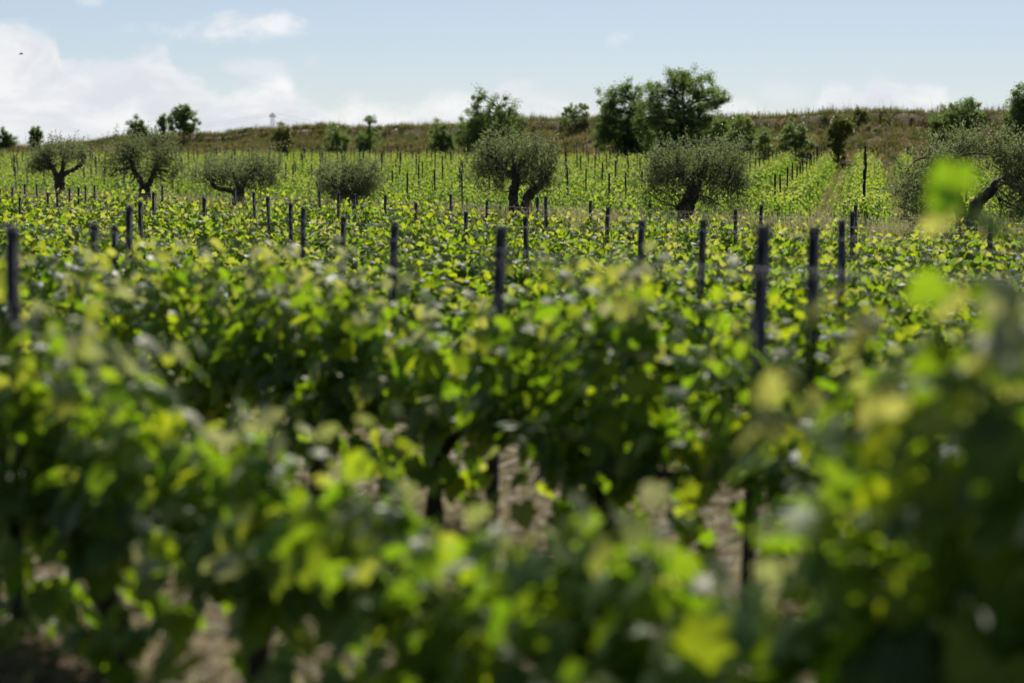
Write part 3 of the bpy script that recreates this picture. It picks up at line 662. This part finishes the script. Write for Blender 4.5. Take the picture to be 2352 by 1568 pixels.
for _, i, x, y in vines[n_ind:]:
    v, f, t = TINY[fr.randrange(6)]; a = ROWF + (math.pi if fr.random() < .5 else 0); c_, s_ = math.cos(a), math.sin(a); k = fr.uniform(.95, 1.2)
    parts.append((np.column_stack([v[:, 0] * c_ - v[:, 1] * s_ + x, v[:, 0] * s_ + v[:, 1] * c_ + y, v[:, 2] * k + gz(x, y)]), f, np.clip(t + fr.uniform(-.1, .1), 0, 1)))
if parts:
    v, f, t = join(parts)
    tag(link('distant_vine_rows', mesh('distant_vines', v, f, M_LEAF_F, t)), 'mass of bright green vine rows filling the slope up to the bank', 'vineyard', None, 'stuff')
fposts.sort(); FP = {h: post_mesh(h, .05, .036, False) for h in (1.58, 1.66, 1.74, 1.82)}
pcnt = {}; npost = 300 - len(POSTS); late = []
pids = sorted({i for _, i, _, _ in fposts}); prank = {i: n + 1 for n, i in enumerate(pids)}
for n, (_, i, x, y) in enumerate(fposts):
    h = fr.choice(list(FP)); rot = (R(fr.uniform(-1.5, 1.5)), R(fr.uniform(-1.5, 1.5)), ROWF + math.pi / 2)
    if n < npost:
        o = link('vineyard_post', FP[h]); o.location = (x, y, gz(x, y)); o.rotation_euler = rot
        pcnt[i] = pcnt.get(i, 0) + 1
        tag(o, f"thin dark post beyond the olives, {ordn(pcnt[i])} along the {ordn(prank[i])} far row from left", 'post', 'posts of the vineyard beyond the olive trees')
    else: late.append((x, y, gz(x, y), h))
# posts of a third vineyard whose tips show above the crest on the right
for i in range(46):
    px = 1635 + i * 15.5 + fr.uniform(-4, 4); y = depth_on(111 + fr.uniform(0, 2), px); x = (px - 1176) / FPX * y; late.append((x, y, gz(x, y), fr.uniform(.35, .7)))
bw = []
for x, y, z, h in late:
    bw.append((np.array([(sx * .026, sy * .02, zz) for zz in (-.2, h) for sx, sy in ((-1, -1), (1, -1), (1, 1), (-1, 1))]) + (x, y, z),
               np.array([(0, 1, 5), (0, 5, 4), (1, 2, 6), (1, 6, 5), (2, 3, 7), (2, 7, 6), (3, 0, 4), (3, 4, 7), (4, 5, 6), (4, 6, 7)]), np.zeros(8)))
v, f, t = join(bw); tag(link('distant_posts', mesh('distant_posts', v, f, M_POST, smooth=False)), 'tiny dark posts crowding the farthest vine rows under and on the bank', 'posts', None, 'stuff')

# ------------------------------------------------------------------ grasses
def blades(rng, x, y, h, w, tint, lean=.35, seg2=True, seed_head=0.0, lift=0.0):
    n = len(x); z = ground_z(x, y) + lift; a = rng.uniform(0, 2 * math.pi, n); la = rng.uniform(0, 2 * math.pi, n); ln = np.abs(rng.normal(0, lean, n)) * h
    dx, dy = np.cos(a) * w, np.sin(a) * w; lx, ly = np.cos(la) * ln, np.sin(la) * ln
    v = np.empty((n, 5, 3))
    v[:, 0] = np.column_stack([x - dx, y - dy, z]); v[:, 1] = np.column_stack([x + dx, y + dy, z])
    v[:, 2] = np.column_stack([x - dx * .7 + lx * .35, y - dy * .7 + ly * .35, z + h * .6]); v[:, 3] = np.column_stack([x + dx * .7 + lx * .35, y + dy * .7 + ly * .35, z + h * .6])
    v[:, 4] = np.column_stack([x + lx, y + ly, z + h * np.sqrt(np.maximum(.1, 1 - np.minimum(.9, (ln / h) ** 2)))])
    f = (np.array([(0, 1, 3), (0, 3, 2), (2, 3, 4)])[None] + (np.arange(n) * 5)[:, None, None]).reshape(-1, 3)
    out = [(v.reshape(-1, 3), f, np.repeat(tint, 5))]
    if seed_head:
        s = rng.random(n) < seed_head; tipv = v[s, 4]; m = len(tipv)
        for q in range(4):
            p = tipv + rng.normal(0, .02, (m, 3)) + np.array([0, 0, -.035 * q]) + np.column_stack([lx[s], ly[s], np.zeros(m)]) * .1
            out.append(scatter(SLIM[0] * np.array([1.4, 1, 1]), SLIM[1], p, frames(rng.normal(0, 1, (m, 3)), rng.normal(0, .5, (m, 3)) + np.array([0, 0, -.7])), rng.uniform(.035, .06, m), np.clip(tint[s] + .35, 0, 1)))
    return join(out)
def field(rng, u0, u1, n, m=.02):
    """random ground points in view between two row lines"""
    X, Y = [], []
    k = 0
    while k < n:
        u = rng.uniform(u0, u1, n * 2); s = rng.uniform(u0 * .25 - 3, u1 * 2.5 + 3, n * 2); x, y = us(u, s)
        ok = (y > 2) & (np.abs(x) < (.2118 + m) * y); X.append(x[ok]); Y.append(y[ok]); k += ok.sum()
    return np.concatenate(X)[:n], np.concatenate(Y)[:n]
def patch(x, y, sc, ph): return .5 + .25 * (np.sin(x * sc + ph) * np.cos(y * sc * .8 + ph * 2) + np.sin(x * sc * 2.3 + y * sc * 1.7 + ph))
rng = np.random.default_rng(77)
# strip of long grass and wild oats at the olive trees
x, y = field(rng, 28.6, 41, 90000); p = patch(x, y, .45, 1.0)
h = rng.uniform(.18, .52, len(x)) * (.6 + .8 * p); oat = rng.random(len(x)) < .22; h = np.where(oat, h * 1.5, h)
tint = np.clip(np.where(oat, .60, .02 + .26 * p) + rng.normal(0, .14, len(x)), 0, 1)
v, f, t = blades(rng, x, y, h, rng.uniform(.004, .009, len(x)), tint, .3, True, .16)
tag(link('long_grass', mesh('long_grass', v, f, M_STRAW, t)), 'long green and straw-coloured wild grass around the olive trunks', 'grass', None, 'stuff')
# straw and weeds between the near rows
x, y = field(rng, 1.5, 13, 30000, .05); p = patch(x, y, 1.3, 2.0)
h = rng.uniform(.03, .12, len(x)); tall = rng.random(len(x)) < .10; h = np.where(tall, rng.uniform(.12, .36, len(x)), h)
v, f, t = blades(rng, x, y, h, rng.uniform(.0015, .004, len(x)), np.clip(.50 + rng.normal(0, .2, len(x)) - .25 * (p > .6), 0, 1), .9)
x2, y2 = field(rng, 1.5, 13, 24000, .05)             # cut straw lying flat
n = len(x2); a = rng.uniform(0, 6.28, n)
sv, sf, st = scatter(np.array([(-.5, -.012, 0), (.5, -.012, 0), (.5, .012, .01), (-.5, .012, .01)]), np.array([(0, 1, 2), (0, 2, 3)]), np.column_stack([x2, y2, ground_z(x2, y2) + rng.uniform(.012, .03, n)]),
                     frames(np.column_stack([rng.normal(0, .15, n), rng.normal(0, .15, n), np.ones(n)]), np.column_stack([np.cos(a), np.sin(a), rng.normal(0, .1, n)])), rng.uniform(.08, .3, n), rng.uniform(.35, .85, n))
v, f, t = join([(v, f, t), (sv, sf, st)])
tag(link('straw_litter', mesh('straw_litter', v, f, M_STRAW, t)), 'dry straw and sparse weeds lying on the soil between vine rows', 'straw', None, 'stuff')
# weeds in the floor of the far vineyard
x, y = field(rng, 41, 97, 60000); v, f, t = blades(rng, x, y, rng.uniform(.2, .7, len(x)), rng.uniform(.010, .022, len(x)), np.clip(.08 + rng.normal(0, .25, len(x)), 0, 1), .5)
tag(link('vineyard_weeds', mesh('vineyard_weeds', v, f, M_STRAW, t)), 'low weeds growing under the far vine rows', 'weeds', None, 'stuff')
# the bank: tufts of dry reddish grass with green mounds
nt = 10500; tx, ty = field(rng, 97.2, 109.5, nt, .015); tt = np.clip(.52 + .9 * (patch(tx, ty, .33, .4) - .5) + rng.normal(0, .20, nt), .02, 1); green = rng.random(nt) < .25 + .6 * (patch(tx, ty, .21, 5.) > .55); tt = np.where(green, rng.uniform(.0, .28, nt), tt)
big = patch(tx, ty, .9, 3.1); th = rng.uniform(.22, .5, nt) * (.55 + 1.1 * big); tr_ = rng.uniform(.12, .4, nt); per = 24; ci = np.repeat(np.arange(nt), per); n = nt * per
bx = tx[ci] + rng.normal(0, 1, n) * tr_[ci] * .6; by = ty[ci] + rng.normal(0, 1, n) * tr_[ci] * .6
v, f, t = blades(rng, bx, by, th[ci] * rng.uniform(.5, 1.2, n), rng.uniform(.008, .018, n), np.clip(tt[ci] + rng.normal(0, .1, n), 0, 1), .55, True, .04, -.02)
tag(link('bank_grass', mesh('bank_grass', v, f, M_BANK, t)), 'tufted reddish dry grass and green weeds covering the bank', 'grass', None, 'stuff')
nm = 1200; mx_, my_ = field(rng, 97.6, 108.5, nm, .015); mt = rng.choice([.05, .15, .3, .5, .75], nm, p=[.12, .22, .26, .22, .18]); mr = rng.uniform(.14, .42, nm); per = 70; ci = np.repeat(np.arange(nm), per); n = nm * per
dv = unit(rng.normal(0, 1, (n, 3))) * rng.uniform(.5, 1, (n, 1)); dv[:, 2] = np.abs(dv[:, 2]) * .8
pp = np.column_stack([mx_[ci], my_[ci], ground_z(mx_, my_)[ci]]) + dv * mr[ci, None]
v, f, t = scatter(SLIM[0] * np.array([2.2, 1, 1]), SLIM[1], pp, frames(rng.normal(0, 1, (n, 3)), dv + np.array([0, 0, .5]) + rng.normal(0, .3, (n, 3))), rng.uniform(.1, .24, n), np.clip(mt[ci] + rng.normal(0, .1, n), 0, 1))
tag(link('bank_weeds', mesh('bank_weeds', v, f, M_BANK, t)), 'rounded tussocks of green and brown weeds dotted over the bank', 'weeds', None, 'stuff')
n = 260; px = np.concatenate([rng.uniform(1320, 1460, 150), rng.uniform(1960, 2060, 110)]); pu = rng.uniform(98.0, 99.6, n)
fy = np.array([depth_on(a, b) for a, b in zip(pu, px)]); fx = (px - 1176) / FPX * fy
v, f, t = scatter(KITE[0], KITE[1], np.column_stack([fx, fy, ground_z(fx, fy) + rng.uniform(.15, .5, n)]), frames(rng.normal(0, 1, (n, 3)), rng.normal(0, 1, (n, 3))), rng.uniform(.05, .09, n), rng.uniform(0, 1, n))
tag(link('wild_flowers', mesh('wild_flowers', v, f, M_FLOWER, t)), 'scattered pale purple flowers in the dry grass of the bank', 'flowers', None, 'stuff')
# thin stalks and vine tips standing on the crest line
x, y = field(rng, 107, 113, 9000, .01); tint = np.clip(.45 + rng.normal(0, .25, len(x)), 0, 1)
v, f, t = blades(rng, x, y, rng.uniform(.15, .8, len(x)) * np.where(rng.random(len(x)) < .15, 1.3, .8) * (.5 + patch(x, y, .8, 1.)), rng.uniform(.006, .013, len(x)), tint, .25, True, .25)
tag(link('crest_grass', mesh('crest_grass', v, f, M_BANK, t)), 'wispy tall grass stalks along the top of the bank', 'grass', None, 'stuff')

# ------------------------------------------------------------------ pylon with its cables, and a bird
def bar(a, b, r): return tube(np.array([a, b], float), [r, r], 4)
def pylon():
    D = 900.0; x = (628 - 1176) / FPX * D; z0 = gz(x, D); ztop = CAM_H + (390 - 262) * D / FPX; H = ztop - z0
    root = empty('electricity_pylon', (x, D, z0)); parts = []
    hw = lambda z: .42 + .8 * max(0, 1 - z / H)
    lv = np.linspace(0, H, 17)
    for a, b in zip(lv[:-1], lv[1:]):
        for sx, sy in ((-1, -1), (1, -1), (1, 1), (-1, 1)):
            parts.append(bar((sx * hw(a), sy * hw(a), a), (sx * hw(b), sy * hw(b), b), .06))
        parts += [bar((-hw(a), -hw(a), a), (hw(b), -hw(b), b), .045), bar((hw(a), -hw(a), a), (-hw(b), -hw(b), b), .045), bar((-hw(a), hw(a), a), (-hw(a), -hw(a), a), .07), bar((-hw(b), -hw(b), b), (hw(b), -hw(b), b), .07)]
    v, f, t = join(parts); link('lattice_tower', mesh('lattice_tower', v, f, M_PYLON, smooth=False), root)
    v, f, t = join([bar((-1.15, 0, H - 1.1), (1.15, 0, H - 1.1), .16), bar((-1.15, 0, H - 1.1), (0, 0, H - .3), .09), bar((1.15, 0, H - 1.1), (0, 0, H - .3), .09)]); link('cross_arm', mesh('cross_arm', v, f, M_PYLON, smooth=False), root)
    for sx in (-1.1, 0, 1.1):
        v, f, t = tube(np.array([(sx, 0, H - 1.1 + (.3 if sx == 0 else 0)), (sx, 0, H - .7), (sx, 0, H + .35 if sx == 0 else H - .45)]), [.14, .2, .1], 6); link('insulator', mesh('insulator', v, f, M_PYLON), root)
    tag(root, 'small grey lattice power pylon far behind the bank', 'pylon')
    for sx, dz, nm in ((-1.1, -1.0, 'lower'), (0, .2, 'upper')):
        for side, nm2 in ((-1, 'left'), (1, 'right')):
            A_ = np.array([x + sx, D, ztop + dz]); B_ = A_ + np.array([side * 250, side * -90, -6 if side < 0 else -16]); k = np.linspace(0, 1, 24)[:, None]
            P_ = A_ + (B_ - A_) * k - np.array([0, 0, 1]) * (10 * 4 * k * (1 - k)) * .9
            v, f, t = tube(P_, np.full(24, .035), 3, cap=False)
            tag(link('power_cable', mesh('power_cable', v, f, M_PYLON)), f"{nm} thin power cable sagging {nm2} from the pylon", 'cable', 'power cables hung on the pylon')
pylon()
def bird():
    D = 120.0; x = (55 - 1176) / FPX * D; z = CAM_H + (390 - 127) * D / FPX
    root = empty('flying_bird', (x, D, z), R(30))
    p = smooth_path([(-.10, 0, 0), (-.05, 0, .005), (.03, 0, .01), (.08, 0, .015), (.11, 0, .012)], 12)
    v, f, t = tube(p, [.006, .012, .022, .03, .034, .034, .03, .024, .019, .017, .010, .003], 8); link('body', mesh('bird_body', v, f, M_BIRD), root)
    for sy in (-1, 1):
        v = np.array([(.05, sy * .02, .02), (.04, sy * .12, .07), (-.03, sy * .24, .06), (-.045, sy * .10, .05), (-.04, sy * .02, .015), (.045, sy * .02, .012), (.035, sy * .12, .062), (-.03, sy * .238, .056), (-.042, sy * .10, .043), (-.04, sy * .02, .008)])
        f = np.array([(0, 1, 3), (0, 3, 4), (1, 2, 3), (5, 8, 6), (5, 9, 8), (6, 8, 7), (0, 5, 6), (0, 6, 1), (1, 6, 7), (1, 7, 2)]); link('wing', mesh('bird_wing', v, f, M_BIRD), root)
    v = np.array([(-.09, -.01, 0), (-.09, .01, 0), (-.16, .025, .0), (-.16, -.025, .0), (-.09, 0, .008)]); link('tail', mesh('bird_tail', v, np.array([(0, 1, 2), (0, 2, 3), (0, 3, 4), (1, 4, 2), (3, 2, 4)]), M_BIRD), root)
    tag(root, 'tiny dark bird flying in front of the left cloud', 'bird')
bird()
